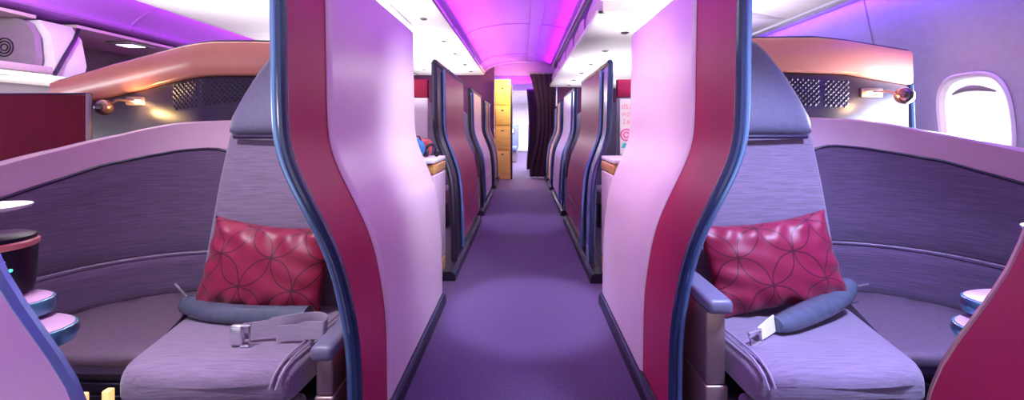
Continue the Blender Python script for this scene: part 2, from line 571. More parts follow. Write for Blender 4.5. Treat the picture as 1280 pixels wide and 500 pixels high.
# ------------------------------------------------------------------ overhead bins
def vent(u_at, n, r, parent, m, name='air_nozzle'):
    c_ = Vector(u_at)
    mb = MB().lathe(c_.x, c_.y, [(r * 1.25, c_.z), (r * 1.2, c_.z - 0.006), (r * 0.8, c_.z - 0.010), (r * 0.55, c_.z - 0.004)], 16)
    return mb.build(name, m, parent)


# centre block of bins, one per 2.1 m
cb = [(p[0], p[1]) for p in crv([(-0.78, 2.16), (-0.775, 2.12), (-0.86, 2.105), (-1.6, 2.10), (-2.5, 2.10), (-3.22, 2.105), (-3.31, 2.12), (-3.33, 2.16)], 3)]
CB = [(-0.6, 1.02, 'nearest'), (1.03, 2.67, 'second nearest'), (2.68, 4.52, 'third'), (4.53, 6.37, 'fourth'), (6.38, 8.18, 'farthest')]
for y0, y1, wd in CB:
    t = thing('overhead_bin', (-2.0, y0, 2.1), 'white underside of the centre overhead bins, %s section along the aisle' % wd, 'overhead bin')
    MB().sheet([[(x, y, z) for x, z in cb] for y in (y0, y1)], [[(x, y, 2.20) for x, z in cb] for y in (y0, y1)]).build('bin_body', M['white'], t)
    for (q, dx) in ((0.25, 0.0), (0.70, 0.0)):
        vent((-0.98, y0 + (y1 - y0) * q, 2.103), 0, 0.028, t, M['black'])
    # passenger service unit
    ps = MB().rbox(-1.95, -1.15, y0 + 0.5, y1 - 0.35, 2.085, 2.100, 0.006).build('service_panel', M['white'], t)
    for q in range(3):
        MB().lathe(-1.35 - q * 0.22, y0 + 0.9, [(0.04, 2.086), (0.035, 2.078), (0.02, 2.08)], 16).build('reading_light', M['grey'], ps)
    MB().box(-2.12, -2.105, y0 + 0.01, y1 - 0.01, 2.092, 2.104).build('panel_gap', M['black'], t)
struct('trim_13', MB().rbox(-0.795, -0.765, -0.6, 8.19, 2.112, 2.128, 0.006), M['pipe'])

# window side bins: open doors raised, service panels below
RB = [(-0.6, 0.85, 1.98, 'above the near window seat'), (0.87, 2.98, 1.98, 'above the first right suite'), (3.0, 4.72, 1.87, 'first beyond the stepped edge'),
      (4.74, 6.46, 1.87, 'middle of the far run'), (6.48, 8.18, 1.87, 'last before the curtain')]
for y0, y1, zb, wd in RB:
    t = thing('overhead_bin', (1.2, y0, zb), 'white window-side overhead bin with raised cream door, %s' % wd, 'overhead bin')
    xi = 0.57
    MB().prism([(xi, zb), (xi + 0.02, zb - 0.012), (1.3, zb - 0.012), (1.97, 1.83), (1.985, 1.85), (1.985, 1.86 + (zb - 1.87)), (xi, zb + 0.03)], 'y', y0, y1).build('bin_floor', M['white'], t)
    MB().rbox(xi - 0.012, xi + 0.05, y0, y1, zb + 0.002, zb + 0.035, 0.006).build('bin_lip', M['white'], t)
    # bulging end panel shells
    n = 2
    for q in range(n):
        ya = y0 + (y1 - y0) * q / n + 0.02
        yb = y0 + (y1 - y0) * (q + 1) / n - 0.02
        A, B = [], []
        for i in range(13):
            a = i / 12
            z = zb + 0.035 + (2.11 - zb) * a
            bulge = 0.10 * math.sin(PI * min(1, a * 1.15) * 0.95)
            ey = 0.62 * (1 - math.sqrt(max(0, 1 - a * a)))
            A.append([(xi + 0.055 - bulge * 0.5 * math.sin(PI * (0.15 + 0.7 * j / 8)), ya + ey * 0.5 + (yb - ya - ey) * j / 8, z) for j in range(9)])
            B.append([(p[0] + 0.02, p[1], p[2]) for p in A[-1]])
        MB().sheet(A, B).build('bin_door', M['cream'], t)
        MB().rbox(xi + 0.035, xi + 0.05, yb - 0.035, yb + 0.02, zb + 0.1, zb + 0.16, 0.005).build('door_latch', M['black'], t)
    MB().box(xi + 0.088, xi + 0.10, y0, y1, zb + 0.03, 2.34).build('bin_back', M['black'], t)
    for q in (0.3, 0.78):
        vent((0.90, y0 + (y1 - y0) * q, zb - 0.011), 0, 0.03, t, M['black'])
    pu = MB().rbox(1.12, 1.60, y0 + 0.3, y1 - 0.3, zb - 0.05, zb - 0.03, 0.006)
    if zb > 1.9:
        pu = MB()
        pu.add([(1.35, y0 + .1, zb - 0.028), (1.9, y0 + .1, 1.850), (1.9, y1 - .1, 1.850), (1.35, y1 - .1, zb - 0.028),
                (1.35, y0 + .1, zb - 0.018), (1.9, y0 + .1, 1.86), (1.9, y1 - .1, 1.86), (1.35, y1 - .1, zb - 0.018)],
               [(0, 1, 2, 3), (7, 6, 5, 4), (0, 4, 5, 1), (1, 5, 6, 2), (2, 6, 7, 3), (3, 7, 4, 0)])
        pu = pu.build('service_panel', M['white'], t)
        for q in range(4):
            yy = y0 + 0.45 + q * 0.24
            for (xx, rr) in ((1.50, 0.055), (1.72, 0.045)):
                zz = zb - 0.028 - (xx - 1.35) / 0.55 * (zb - 0.028 - 1.85)
                MB().lathe(xx, yy, [(rr, zz + 0.002), (rr * 0.95, zz - 0.006), (rr * 0.75, zz - 0.004), (rr * 0.45, zz - 0.012)], 20).build('reading_light', M['grey'], pu)
struct('trim_14', MB().rbox(0.580, 0.602, -0.6, 8.19, 2.215, 2.245, 0.006), M['cream'])
struct('trim_15', MB().box(0.60, 1.30, 2.975, 2.995, 1.885, 1.965), M['cream'])
struct('trim_16', MB().rbox(1.93, 2.0, -0.6, 8.19, 1.77, 1.80, 0.008), M['side'])

# bins above the other aisle (left, far)
LB = [(1.2, 3.62, 'open front one with the round grille'), (3.95, 5.9, 'second one behind the white divider'), (5.95, 8.1, 'farthest one')]
for y0, y1, wd in LB:
    t = thing('overhead_bin', (-4.8, y0, 1.5), 'open grey-lined overhead bin across the other aisle, %s' % wd, 'overhead bin')
    MB().rbox(-5.48, -4.28, y0, y1, 1.50, 1.56, 0.015).build('bin_floor', M['cream'], t)
    MB().box(-5.48, -4.40, y0, y1, 2.01, 2.04).build('bin_top', M['cream'], t)
    MB().box(-5.48, -5.44, y0, y1, 1.56, 2.01).build('bin_back', M['grey'], t)
    ew = MB().prism([(-5.44, 1.56), (-4.36, 1.56), (-4.34, 1.64), (-4.36, 1.85), (-4.43, 1.97), (-4.52, 2.01), (-5.44, 2.01)], 'y', y1 - 0.05, y1).build('end_panel', M['grey'], t)
    g = MB()
    for rr in (0.03, 0.055, 0.08):
        g.tube([(-4.62 + rr * math.cos(a * PI / 12), y1 - 0.053, 1.74 + rr * math.sin(a * PI / 12)) for a in range(25)], 0.006, 6, up=(0, 1, 0))
    g.build('speaker_grille', M['black'], ew)
    MB().rbox(-4.45, -4.26, y0, y1, 1.485, 1.498, 0.004).build('light_strip', M['strip'], t)
    MB().rbox(-4.30, -4.24, y0, y1, 1.50, 1.57, 0.012).build('bin_lip', M['cream'], t)
t = thing('bin_divider', (-4.8, 3.78, 1.5), 'white curved divider with black diagonal seal between the far left bins', 'bin divider')
MB().prism([(-5.44, 1.50), (-4.30, 1.50), (-4.27, 1.62), (-4.32, 1.88), (-4.42, 2.01), (-5.44, 2.01)], 'y', 3.66, 3.92).build('divider_body', M['white'], t)
MB().tube([(-4.262, 3.64, 1.50), (-4.258, 3.72, 1.68), (-4.30, 3.84, 1.86), (-4.36, 3.93, 1.99)], 0.016, 8).build('rubber_seal', M['black'], t)
t = thing('service_light_panel', (-4.6, 4.9, 2.0), 'small square lamp panel inside the second far left bin', 'light panel')
MB().rbox(-4.75, -4.45, 4.55, 4.85, 1.985, 2.005, 0.006).build('lamp_frame', M['grey'], t)
MB().rbox(-4.70, -4.50, 4.62, 4.78, 1.978, 1.988, 0.004).build('diffuser', M['strip'], t)


# ------------------------------------------------------------------ suite partitions
def partition(s, y0, y1, ztop, label, lean=0.0, flean=0.0, near=None, far=None, band=0.42, band_at='near', frame=False, zbot=0.065,
              trim=True):
    """a privacy wall along the aisle: S-curved in section; band = strip of a second colour at one end."""
    t = thing('privacy_partition', (s * 0.5, (y0 + y1) / 2, 0), label, 'privacy partition')
    zs = [zbot + (ztop - zbot) * i / 44 for i in range(45)]

    def yn(z):
        return y0 + lean * (1 - smooth(0.30, 0.95, z))

    def yf(z):
        return y1 + flean * (1 - smooth(0.68, 0.87, z))

    def part(name, ya, yb, m, off, th=0.03, top=ztop, bot=zbot, round_=0.0):
        A, B = [], []
        zz = [bot + (top - bot) * i / 44 for i in range(45)]
        for z in zz:
            a, b2 = ya(z), yb(z)
            ysl = [a, a + 0.012, a + 0.03] + [a + (b2 - a) * k / 6 for k in range(1, 6)] + [b2 - 0.01, b2]
            A.append([(s * (prof(z) - off + (round_ if k == 0 else 0)), y, z) for k, y in enumerate(ysl)])
            B.append([(s * (prof(z) - off + th), y, z) for y in ysl])
        return MB().sheet(A, B).build(name, m, t)
    bd = band
    if band_at == 'near':
        part('side_panel', yn, lambda z: yn(z) + bd, M[near], 0, 0.030)
        part('sliding_door', lambda z: yn(z) + bd - 0.02 if z else 0, yf, M[far], 0.010, 0.009, top=ztop - 0.004, round_=0.008)
        part('door_core', lambda z: yn(z) + bd + 0.001, yf, M['pipe'], 0, 0.030, top=ztop - 0.01)
    elif frame:
        fw = 0.24 * (y1 - y0) / 1.3
        fm = M['black'] if s < 0 else M['steel']
        part('side_panel', lambda z: yn(z) * 0.4 + y0 * 0.6 + fw + 0.05, yf, M[near], 0, 0.030, bot=zbot + 0.05)
        part('outer_frame', yn, lambda z: yn(z) + fw * 0.72, fm, -0.006, 0.034, top=ztop + 0.012)
        part('door_channel', lambda z: yn(z) + fw * 0.73, lambda z: yn(z) * 0.4 + y0 * 0.6 + fw + 0.05, M['black'], -0.024, 0.012, top=ztop - 0.02)
        e = [(s * (prof(z) + 0.006), yn(z) * 0.4 + y0 * 0.6 + fw + 0.03, z) for z in zs]
        MB().tube(e, 0.016, 8, up=(0, 1, 0)).build('edge_trim', M['steel'], t)
        e = [(s * (prof(z) + 0.016), yn(z) - 0.004, z) for z in zs]
        MB().tube(e, 0.020, 8, up=(0, 1, 0)).build('frame_edge', M['navy'] if s > 0 else M['black'], t)
        part('metal_strip', lambda z: yn(z) + fw * 0.76, lambda z: yn(z) + fw * 0.92, M['champagne'], -0.014, 0.010, top=1.30, bot=0.85)
    else:
        part('side_panel', yn, yf, M[near], 0, 0.030)
    # edge trims on the end that faces the camera
    if trim and not frame:
        e = [(s * (prof(z) + 0.006), yn(z) - 0.008, z) for z in zs]
        MB().tube(e, 0.0145, 10, up=(0, 1, 0)).build('edge_trim', M['navy'], t)
        e = [(s * (prof(z) + 0.028), yn(z) - 0.004, z) for z in zs]
        MB().tube(e, 0.0105, 10, up=(0, 1, 0)).build('edge_trim', M['steel'], t)
    elif not trim:
        e = [(s * (prof(z) + 0.010), yf(z) + 0.004, z) for z in zs]
        MB().tube(e, 0.012 if s < 0 else 0.007, 10, up=(0, 1, 0)).build('edge_trim', M['steel'] if s < 0 else M['champagne'], t)
    # top edge
    MB().tube([(s * (prof(ztop) + 0.01), yn(ztop), ztop + 0.001), (s * (prof(ztop) + 0.01), yf(ztop), ztop + 0.001)], 0.011, 8).build('top_edge', M['pipe'], t)
    # kick base along the floor
    ya, yb = yn(0) - (0.22 if frame and y0 < 6 else 0.0), yf(0)
    MB().prism([(s * 0.444, 0.002), (s * 0.448, 0.045), (s * 0.470, 0.064), (s * 0.53, 0.064), (s * 0.53, 0.002)], 'y', ya, yb + 0.02).build('kick_base', M['black'], t)
    MB().tube([(s * 0.4545, ya, 0.056), (s * 0.4545, yb, 0.056)], 0.006, 6).build('base_trim', M['navy'], t)
    if frame:
        MB().tube([(s * (prof(ztop) + 0.012), yn(ztop) - 0.01, ztop + 0.012), (s * (prof(ztop) + 0.012), yf(ztop), ztop + 0.012)], 0.022, 8).build('top_frame', M['navy'] if s > 0 else M['black'], t)
        q = lambda z: s * (prof(z) - 0.002)
        MB().tube([(q(0.32), y0 + 0.45 * (y1 - y0) / 1.3, 0.32), (q(0.32), yf(0) - 0.05, 0.32)], 0.003, 6).build('panel_groove', M['pipe'], t)
    return t


partition(-1, 1.08, 2.32, 1.575, 'large foreground partition left of the aisle, magenta band and pale lavender door', lean=0.10, band=0.24, near='maroon', far='pale')
partition(1, 1.19, 2.32, 1.56, 'large foreground partition right of the aisle, dark maroon band and pale pink door', lean=0.10, band=0.30, near='maroon', far='pale')
partition(-1, -0.7, 0.445, 1.50, 'pale lavender partition end cropped by the lower left corner', flean=0.025, near='pale', band_at='none', trim=False)
partition(1, -0.7, 0.478, 1.50, 'red partition end cropped by the lower right corner', flean=0.03, near='maroon', band_at='none', trim=False)
specs = [
    (-1, 3.0, 4.35, 1.50, 'maroon', -0.12, 'second partition on the left of the aisle, maroon pink with black frame'),
    (1, 3.0, 4.35, 1.50, 'dkmaroon', -0.16, 'second partition on the right of the aisle, brown maroon with steel blue frame'),
    (-1, 4.95, 6.2, 1.49, 'pale', -0.1, 'third partition on the left of the aisle, pale lavender'),
    (1, 4.95, 6.2, 1.49, 'pale', -0.1, 'third partition on the right of the aisle, pale lavender'),
    (-1, 6.75, 7.45, 1.46, 'dkmaroon', -0.05, 'fourth partition on the left of the aisle, dark maroon near the bulkhead'),
    (1, 6.6, 7.3, 1.46, 'gold', -0.05, 'fourth partition on the right of the aisle, warm golden beige'),
    (-1, 7.58, 7.9, 1.46, 'dkmaroon', -0.02, 'last narrow partition on the left, beside the yellow galley unit'),
    (1, 7.55, 8.1, 1.40, 'champagne', -0.02, 'last narrow partition on the right, beside the curtain'),
]
for s, a, b2, zt, m_, ln, lab in specs:
    partition(s, a, b2, zt, lab, lean=ln, near=m_, band_at='none', frame=True)


# ------------------------------------------------------------------ suites in the foreground
def ring(cx, cy, cz, hx, hz, n=40, e=4.0):
    return [(cx + a, cy, cz + b2) for a, b2 in (superell(2 * PI * k / n, hx, hz, e) for k in range(n))]


def offset_path(pts, d):
    out = []
    for i, p in enumerate(pts):
        a = pts[max(i - 1, 0)]
        b2 = pts[min(i + 1, len(pts) - 1)]
        tx, ty = b2[0] - a[0], b2[1] - a[1]
        L = math.hypot(tx, ty)
        out.append((p[0] - ty / L * d, p[1] + tx / L * d))
    return out


def suite(s):
    side = 'left' if s < 0 else 'right'
    S = lambda p: (s * p[0], p[1], p[2])
    # ---------------- seat
    t = thing('lounge_seat', (s * 0.93, 1.4, 0), 'grey violet textured lounge seat %s of the aisle, %s pillow leaning on it' % (side, 'dark red' if s < 0 else 'magenta'), 'seat')

    def inner(y):
        return 0.625 + (y - 1.1) * 0.03

    def outer(y):
        return 1.105 + (y - 1.1) * 0.40

    def topz(y):
        return 0.385 - (y - 1.1) * 0.12

    rings = []
    th = 0.135
    for y in [1.075, 1.08, 1.09, 1.105, 1.125, 1.15, 1.2, 1.3, 1.4, 1.5, 1.56, 1.575]:
        r = 0.07
        q = 1.0
        if y < 1.075 + r:
            q = math.sqrt(max(0, 1 - ((1.075 + r - y) / r) ** 2))
        k = 1 if y < 1.57 else 0.85
        hz = th / 2 * (0.40 + 0.60 * q) * k
        hx = (outer(y) - inner(y)) / 2 * (0.93 + 0.07 * q)
        zc = topz(y) - th / 2 - 0.01 * (1 - q)
        bow = 0.0
        rg = ring(s * (inner(y) + outer(y)) / 2, y, zc, hx, hz, 48, 4.5)
        # front bulges out in the middle
        rg = [(p[0], p[1] - 0.03 * (1 - ((p[0] - s * (inner(y) + outer(y)) / 2) / hx) ** 2) * (1 if y < 1.2 else 0), p[2]) for p in rg]
        rings.append(rg)
    MB().loft(rings).build('cushion', M['fabric_seat'], t, smooth=60)
    for dx in (0.018, 0.034):
        pp = []
        for y in [1.06, 1.07, 1.085, 1.11, 1.15, 1.25, 1.4, 1.5]:
            q = math.sqrt(max(0, 1 - ((1.145 - y) / 0.085) ** 2)) if y < 1.145 else 1
            pp.append((s * (inner(y) + dx + 0.012 * (1 - q)), y, topz(y) - 0.012 * (1 - dx / 0.05) - 0.06 * (1 - q) + 0.003))
        MB().tube(pp, 0.0035, 6).build('piping', M['seam'], t)
    # leg rest and seat frame below the cushion
    MB().rbox(*sorted((s * 0.64, s * 1.03)), 1.13, 1.20, 0.05, 0.235, 0.02).build('leg_rest', M['fabric_seat'], t)
    MB().rbox(*sorted((s * 0.62, s * 1.05)), 1.215, 1.60, 0.004, 0.20, 0.015).build('seat_base', M['black'], t)
    # backrest
    cx = 0.955 if s < 0 else 0.94
    wtab = [(0.24, 0.325), (0.60, 0.300), (0.80, 0.285), (0.99, 0.262), (1.10, 0.235), (1.22, 0.185)]
    rings = []
    for i in range(26):
        z = 0.25 + (1.0 - 0.25) * i / 25
        hw = lerp_tab(wtab, z)
        yy = 1.60 + (z - 0.25) * 0.14
        rg = []
        for k in range(40):
            a, b2 = superell(2 * PI * k / 40, hw, 0.05, 4)
            rg.append((s * cx + a, yy + b2 + 0.02 * (a / hw) ** 2 * -1, z))
        rings.append(rg)
    MB().loft(rings).build('backrest', M['fabric_seat_back'], t, smooth=60)
    # headrest: big soft wedge with curved shoulders
    rings = []
    for i in range(22):
        a_ = i / 21
        z = 0.985 + (1.40 - 0.985) * a_
        hw = lerp_tab([(0.985, 0.25), (1.0, 0.272), (1.06, 0.262), (1.14, 0.225), (1.24, 0.170), (1.33, 0.105), (1.38, 0.06), (1.40, 0.02)], z)
        e = 0.96 if 0 < i < 21 else 0.88
        yy = 1.665 + a_ * 0.05
        hy = 0.062 * math.sqrt(max(0.05, 1 - (abs(a_ * 2 - 1)) ** 6)) * (1 - 0.35 * a_)
        rings.append([(s * cx + a, yy + b2, z) for a, b2 in (superell(2 * PI * k / 40, hw * e, hy, 3) for k in range(40))])
    MB().loft(rings).build('headrest', M['headrest'], t, smooth=60)
    MB().tube([(s * cx + a, 1.622 + 0.008 * abs(a), 0.985) for a in [-0.215 + 0.43 * k / 10 for k in range(11)]], 0.009, 8).build('headrest_seam', M['pipe'], t)
    # armrest beside the aisle wall
    if s < 0:
        ax0, ax1, ay0, ay1, az = -0.600, -0.535, 1.12, 1.34, 0.405
    else:
        ax0, ax1, ay0, ay1, az = 0.545, 0.622, 1.17, 1.42, 0.515
    t2 = thing('armrest', ((ax0 + ax1) / 2, 1.2, 0), 'dark padded armrest cap between %s seat and its aisle partition' % side, 'armrest')
    MB().rbox(ax0, ax1, ay0, ay1, az - 0.045, az, 0.016, 4).build('arm_pad', M['headrest'], t2)
    MB().rbox(ax0 + 0.006, ax1 - 0.012, ay0 + 0.03, ay1 - 0.01, 0.25, az - 0.046, 0.006).build('arm_post', M['champagne'], t2)
    MB().rbox(ax0 + 0.003, ax1 - 0.006, ay0 + 0.025, ay1, 0.002, 0.248, 0.006).build('arm_base', M['champagne'], t2)

    # ---------------- curved surround
    sh = thing('curved_seat_surround', (s * 1.5, 1.5, 0), 'mauve curved shell with quilted violet lining wrapping the %s seat' % side, 'seat surround')
    path = [(p[0], p[1]) for p in crv([(0.70, 1.80), (1.0, 1.80), (1.30, 1.775), (1.50, 1.725), (1.64, 1.63), (1.725, 1.50), (1.76, 1.36), (1.765, 1.20), (1.74, 1.02), (1.70, 0.90)], 6)]
    zr = [(0.9, 0.80), (1.05, 0.83), (1.2, 0.865), (1.36, 0.902), (1.5, 0.945), (1.63, 0.995), (1.73, 1.045), (1.80, 1.06)] if s < 0 else \
         [(0.9, 0.83), (1.05, 0.86), (1.2, 0.90), (1.36, 0.932), (1.5, 0.968), (1.63, 1.010), (1.73, 1.055), (1.80, 1.075)]
    outp = offset_path(path, 0.0)
    outp2 = offset_path(path, 0.06)
    if math.hypot(outp2[30][0], 0) < outp[30][0]:
        outp2 = offset_path(path, -0.06)
    A, B = [], []
    nz = 10
    for (p, q) in zip(outp, outp2):
        zt = lerp_tab(zr, p[1])
        A.append([S((p[0], p[1], 0.02 + (zt - 0.02) * k / nz)) for k in range(nz)] + [S((p[0] * .93 + q[0] * .07, p[1] * .93 + q[1] * .07, zt - 0.008)), S((p[0] * .7 + q[0] * .3, p[1] * .7 + q[1] * .3, zt))])
        B.append([S((q[0], q[1], 0.02 + (zt - 0.02) * k / nz)) for k in range(nz)] + [S((q[0] * .93 + p[0] * .07, q[1] * .93 + p[1] * .07, zt - 0.008)), S((q[0] * .7 + p[0] * .3, q[1] * .7 + p[1] * .3, zt))])
    MB().sheet(A, B).build('shell', M['shell'], sh, smooth=50)
    # upholstered lining, upper and lower field with a seam between
    sgn = -1 if outp2 == offset_path(path, 0.06) else 1
    n0, n1 = 10, 42 if s < 0 else 46
    inn = offset_path(path, sgn * 0.004)
    inn2 = offset_path(path, sgn * 0.026)
    idx = list(range(n0, n1 + 1))

    def ztop(i):
        y = path[i][1]
        base = lerp_tab(zr, y)
        drop = lerp_tab([(1.2, 0.12), (1.36, 0.115), (1.48, 0.113), (1.6, 0.108), (1.715, 0.125), (1.80, 0.12)], y)
        zt = base - drop
        k0 = (i - n0) / 4
        if k0 < 1:
            zt -= 0.12 * (1 - math.sqrt(max(0, 1 - (1 - k0) ** 2)))
        k1 = (n1 - i) / 5
        if k1 < 1:
            zt -= 0.22 * (1 - math.sqrt(max(0, 1 - (1 - k1) ** 2)))
        return zt

    def field(name, zlo, zhi):
        A, B = [], []
        for i in idx:
            a, b2 = inn[i], inn2[i]
            lo, hi = zlo(i), zhi(i)
            rowA = [S((a[0], a[1], lo + (hi - lo) * k / 8)) for k in range(9)]
            rowB = []
            for k in range(9):
                g = 0.35 if k in (0, 8) else 1.0
                zz = lo + (hi - lo) * k / 8
                rowB.append(S((a[0] + (b2[0] - a[0]) * g, a[1] + (b2[1] - a[1]) * g, zz)))
            A.append(rowA)
            B.append(rowB)
        return MB().sheet(A, B).build(name, M['fabric'], sh, smooth=60)
    zse = 0.485 if s < 0 else 0.525
    field('lining', lambda i: zse + 0.003, ztop)
    field('lining', lambda i: 0.30, lambda i: zse - 0.003)
    MB().tube([S((inn2[i][0], inn2[i][1], zse)) for i in idx], 0.0028, 6).build('seam', M['seam'], sh)
    tp = [S((inn[i][0] * .6 + inn2[i][0] * .4, inn[i][1] * .6 + inn2[i][1] * .4, ztop(i))) for i in idx]
    i0 = idx[0]
    tp = [S((inn[i0][0] * .6 + inn2[i0][0] * .4, inn[i0][1] * .6 + inn2[i0][1] * .4, z)) for z in (0.35, 0.5, 0.65, 0.75)] + tp
    MB().tube(tp, 0.006, 6).build('lining_piping', M['pipe'], sh)

    # ---------------- bench pad beside the seat
    bn = thing('side_bench', (s * 1.45, 1.45, 0), 'rounded dark leather bench pad beside the outer edge of the %s seat' % side, 'bench')
    zt = 0.325

    def plan(grow, n=56):
        out = []
        for k in range(n):
            a, b2 = superell(2 * PI * k / n, 0.42 + grow, 0.245 + grow, 2.3)
            x, y = 1.30 + a, 1.475 + b2
            # stay clear of the seat and inside the surround
            lim = outer(y) - 0.004
            x = max(x, lim - grow * 0)
            y2 = y
            out.append((x, y2))
        # clip to surround lining
        res = []
        for x, y in out:
            for _ in range(30):
                bad = min(range(len(inn2)), key=lambda i: (inn2[i][0] - x) ** 2 + (inn2[i][1] - y) ** 2)
                q = inn2[bad]
                # inside means closer to the bench centre than the lining point
                if math.hypot(x - 1.35, y - 1.40) > math.hypot(q[0] - 1.35, q[1] - 1.40) - 0.012:
                    x += (1.35 - x) * 0.04
                    y += (1.40 - y) * 0.04
                else:
                    break
            x = max(x, outer(y) - 0.004)
            res.append((x, y))
        return res

    def layers(spec):
        return [[S((x, y, z)) for x, y in plan(g)] for g, z in spec]
    MB().loft(layers([(-0.03, zt - 0.045), (0, zt - 0.04), (0.006, zt - 0.02), (0, zt - 0.006), (-0.02, zt), (-0.12, zt + 0.004)])).build('pad', M['pad'], bn, smooth=60)
    MB().loft(layers([(-0.05, zt - 0.085), (-0.02, zt - 0.075), (-0.02, zt - 0.05), (-0.04, zt - 0.047)])).build('pad_tray', M['headrest'], bn)
    MB().loft(layers([(-0.07, 0.004), (-0.06, 0.10), (-0.05, 0.19), (-0.06, zt - 0.09)])).build('bench_base', M['black'], bn)
    for z in (0.12, 0.165, 0.205):
        MB().tube([S((x, y, z)) for x, y in plan(-0.045)[30:52]], 0.004, 6).build('base_groove', M['navy'], bn)

    # ---------------- headboard console behind the surround
    hb = thing('headboard_console', (s * 1.4, 2.0, 0), 'dark metallic headboard with copper top band behind the %s seat' % side, 'headboard')
    if s < 0:
        pl = [(0.72, 1.97), (1.0, 1.96), (1.30, 1.95), (1.52, 1.955), (1.70, 1.99), (2.22, 2.17), (2.74, 2.33)]
        ztp = [(0.66, 1.425), (1.30, 1.440), (1.52, 1.440), (1.70, 1.422), (2.22, 1.362), (2.74, 1.283)]
        zbd = [(0.66, 1.27), (1.30, 1.278), (1.55, 1.277), (1.70, 1.262), (2.22, 1.195), (2.74, 1.13)]
        xe = 2.5
    else:
        pl = [(0.72, 1.97), (1.0, 1.96), (1.25, 1.95), (1.43, 1.95), (1.60, 1.96), (1.94, 2.0)]
        ztp = [(0.66, 1.44), (1.15, 1.458), (1.43, 1.460), (1.60, 1.445), (1.94, 1.403)]
        zbd = [(0.66, 1.29), (1.25, 1.295), (1.60, 1.285), (1.94, 1.238)]
        xe = 1.975
    cv = [(p[0], p[1]) for p in crv(pl, 5)]
    A, B = [], []
    for x, y in cv:
        zb_, zt_ = lerp_tab(zbd, x), lerp_tab(ztp, x)
        A.append([S((x, y + 0.0, zb_)), S((x, y - 0.014, zb_ + 0.01)), S((x, y - 0.012, zt_ - 0.008)), S((x, y - 0.004, zt_))])
        B.append([S((x, y + 0.05, zb_)), S((x, y + 0.05, zb_ + 0.01)), S((x, y + 0.05, zt_ - 0.008)), S((x, y + 0.045, zt_))])
    MB().sheet(A, B).build('top_band', M['peach'], hb, smooth=60)
    MB().tube([S((x, y + 0.02, lerp_tab(ztp, x) + 0.004)) for x, y in cv], 0.009, 6).build('top_trim', M['pipe'], hb)
    if s > 0:
        x, y = cv[-1]
        MB().tube([S((x + 0.012, y + 0.02, 0.3)), S((x + 0.03, y + 0.02, 1.0)), S((x + 0.022, y + 0.02, 1.2)), S((x + 0.008, y + 0.02, 1.40))], 0.012, 8).build('end_trim', M['navy'], hb)
    A, B = [], []
    for x, y in cv:
        if x > xe + 0.01:
            break
        zb_ = lerp_tab(zbd, x)
        A.append([S((x, y + 0.012, 0.05)), S((x, y + 0.012, 0.8)), S((x, y + 0.010, zb_ - 0.012)), S((x, y + 0.02, zb_ - 0.002))])
        B.append([S((x, y + 0.05, 0.05)), S((x, y + 0.05, 0.8)), S((x, y + 0.05, zb_ - 0.012)), S((x, y + 0.05, zb_ - 0.002))])
    MB().sheet(A, B).build('back_panel', M['console'], hb, smooth=60)

    def on(x):
        return lerp_tab(cv, x)
    # quilted diamond field
    q = MB()
    x0, x1 = (1.60, 1.76) if s < 0 else (1.47, 1.60)
    x2 = 1.24
    for (xa, xb) in ((x0, x1), (x2, x0)):
        nx = max(3, int((xb - xa) / 0.026))
        for i in range(nx):
            for j in range(5):
                for dd in (0, 1):
                    xx = xa + (i + 0.5 * dd + 0.5) * 0.026
                    zz = 1.135 + (j + 0.5 * dd) * 0.026 - (0.012 if s > 0 else 0.03) * (xx - x0) * 4 * (1 if s < 0 else 1)
                    if xx > xb or zz > 1.262:
                        continue
                    yy = on(xx) + 0.011
                    r = 0.0125
                    pts = [(xx - r, yy, zz), (xx, yy, zz - r), (xx + r, yy, zz), (xx, yy, zz + r), (xx, yy - 0.006, zz)]
                    q.add([S(p) for p in pts], [(0, 1, 4), (1, 2, 4), (2, 3, 4), (3, 0, 4), (3, 2, 1, 0)])
    q.build('quilted_field', M['console'], hb, smooth=0)

    # ---------------- reading lamp on the headboard
    if s < 0:
        lp, kp = (-2.145, 2.05, 1.125), (-2.03, 2.105, 1.150)
    else:
        lp, kp = (1.815, 1.90, 1.172), (1.72, 1.975, 1.182)
    la = thing('reading_lamp', kp, 'small round chrome reading lamp on the %s headboard, glowing warm' % side, 'lamp')
    wy = on(abs(kp[0])) + 0.008
    MB().rbox(kp[0] - 0.055, kp[0] + 0.055, wy - 0.016, wy + 0.002, kp[2] - 0.012, kp[2] + 0.035, 0.007).build('wall_plate', M['champagne'], la)
    MB().tube([(kp[0], wy - 0.015, kp[2] + 0.01), ((kp[0] + lp[0]) / 2, wy - 0.05, kp[2] + 0.015), lp], 0.007, 8).build('arm', M['lampmetal'], la)
    hd = MB().ball(lp, 0.040, (1, 0.9, 1)).build('lamp_head', M['lampmetal'], la, smooth=80)
    MB().ball((lp[0] + s * 0.0, lp[1] - 0.016, lp[2]), 0.029, (1, 0.85, 1)).build('lens', M['lens'], hd, smooth=80)
    MB().lathe(kp[0] + (-s) * 0.02, wy - 0.022, [(0.012, kp[2] - 0.004), (0.014, kp[2] + 0.0), (0.014, kp[2] + 0.014), (0.010, kp[2] + 0.018)], 12).build('bulb', M['warm'], la)
    point('reading_lamp_glow', (kp[0] - s * 0.02, wy - 0.07, kp[2] - 0.02), 1.7 if s < 0 else 1.3, (1.0, 0.62, 0.22), 0.02)

    # ---------------- pillow
    pi_ = MB()
    W_, H_, T_ = (0.235 if s < 0 else 0.250), 0.168, 0.062
    nu, nv = 44, 32
    uvs = []

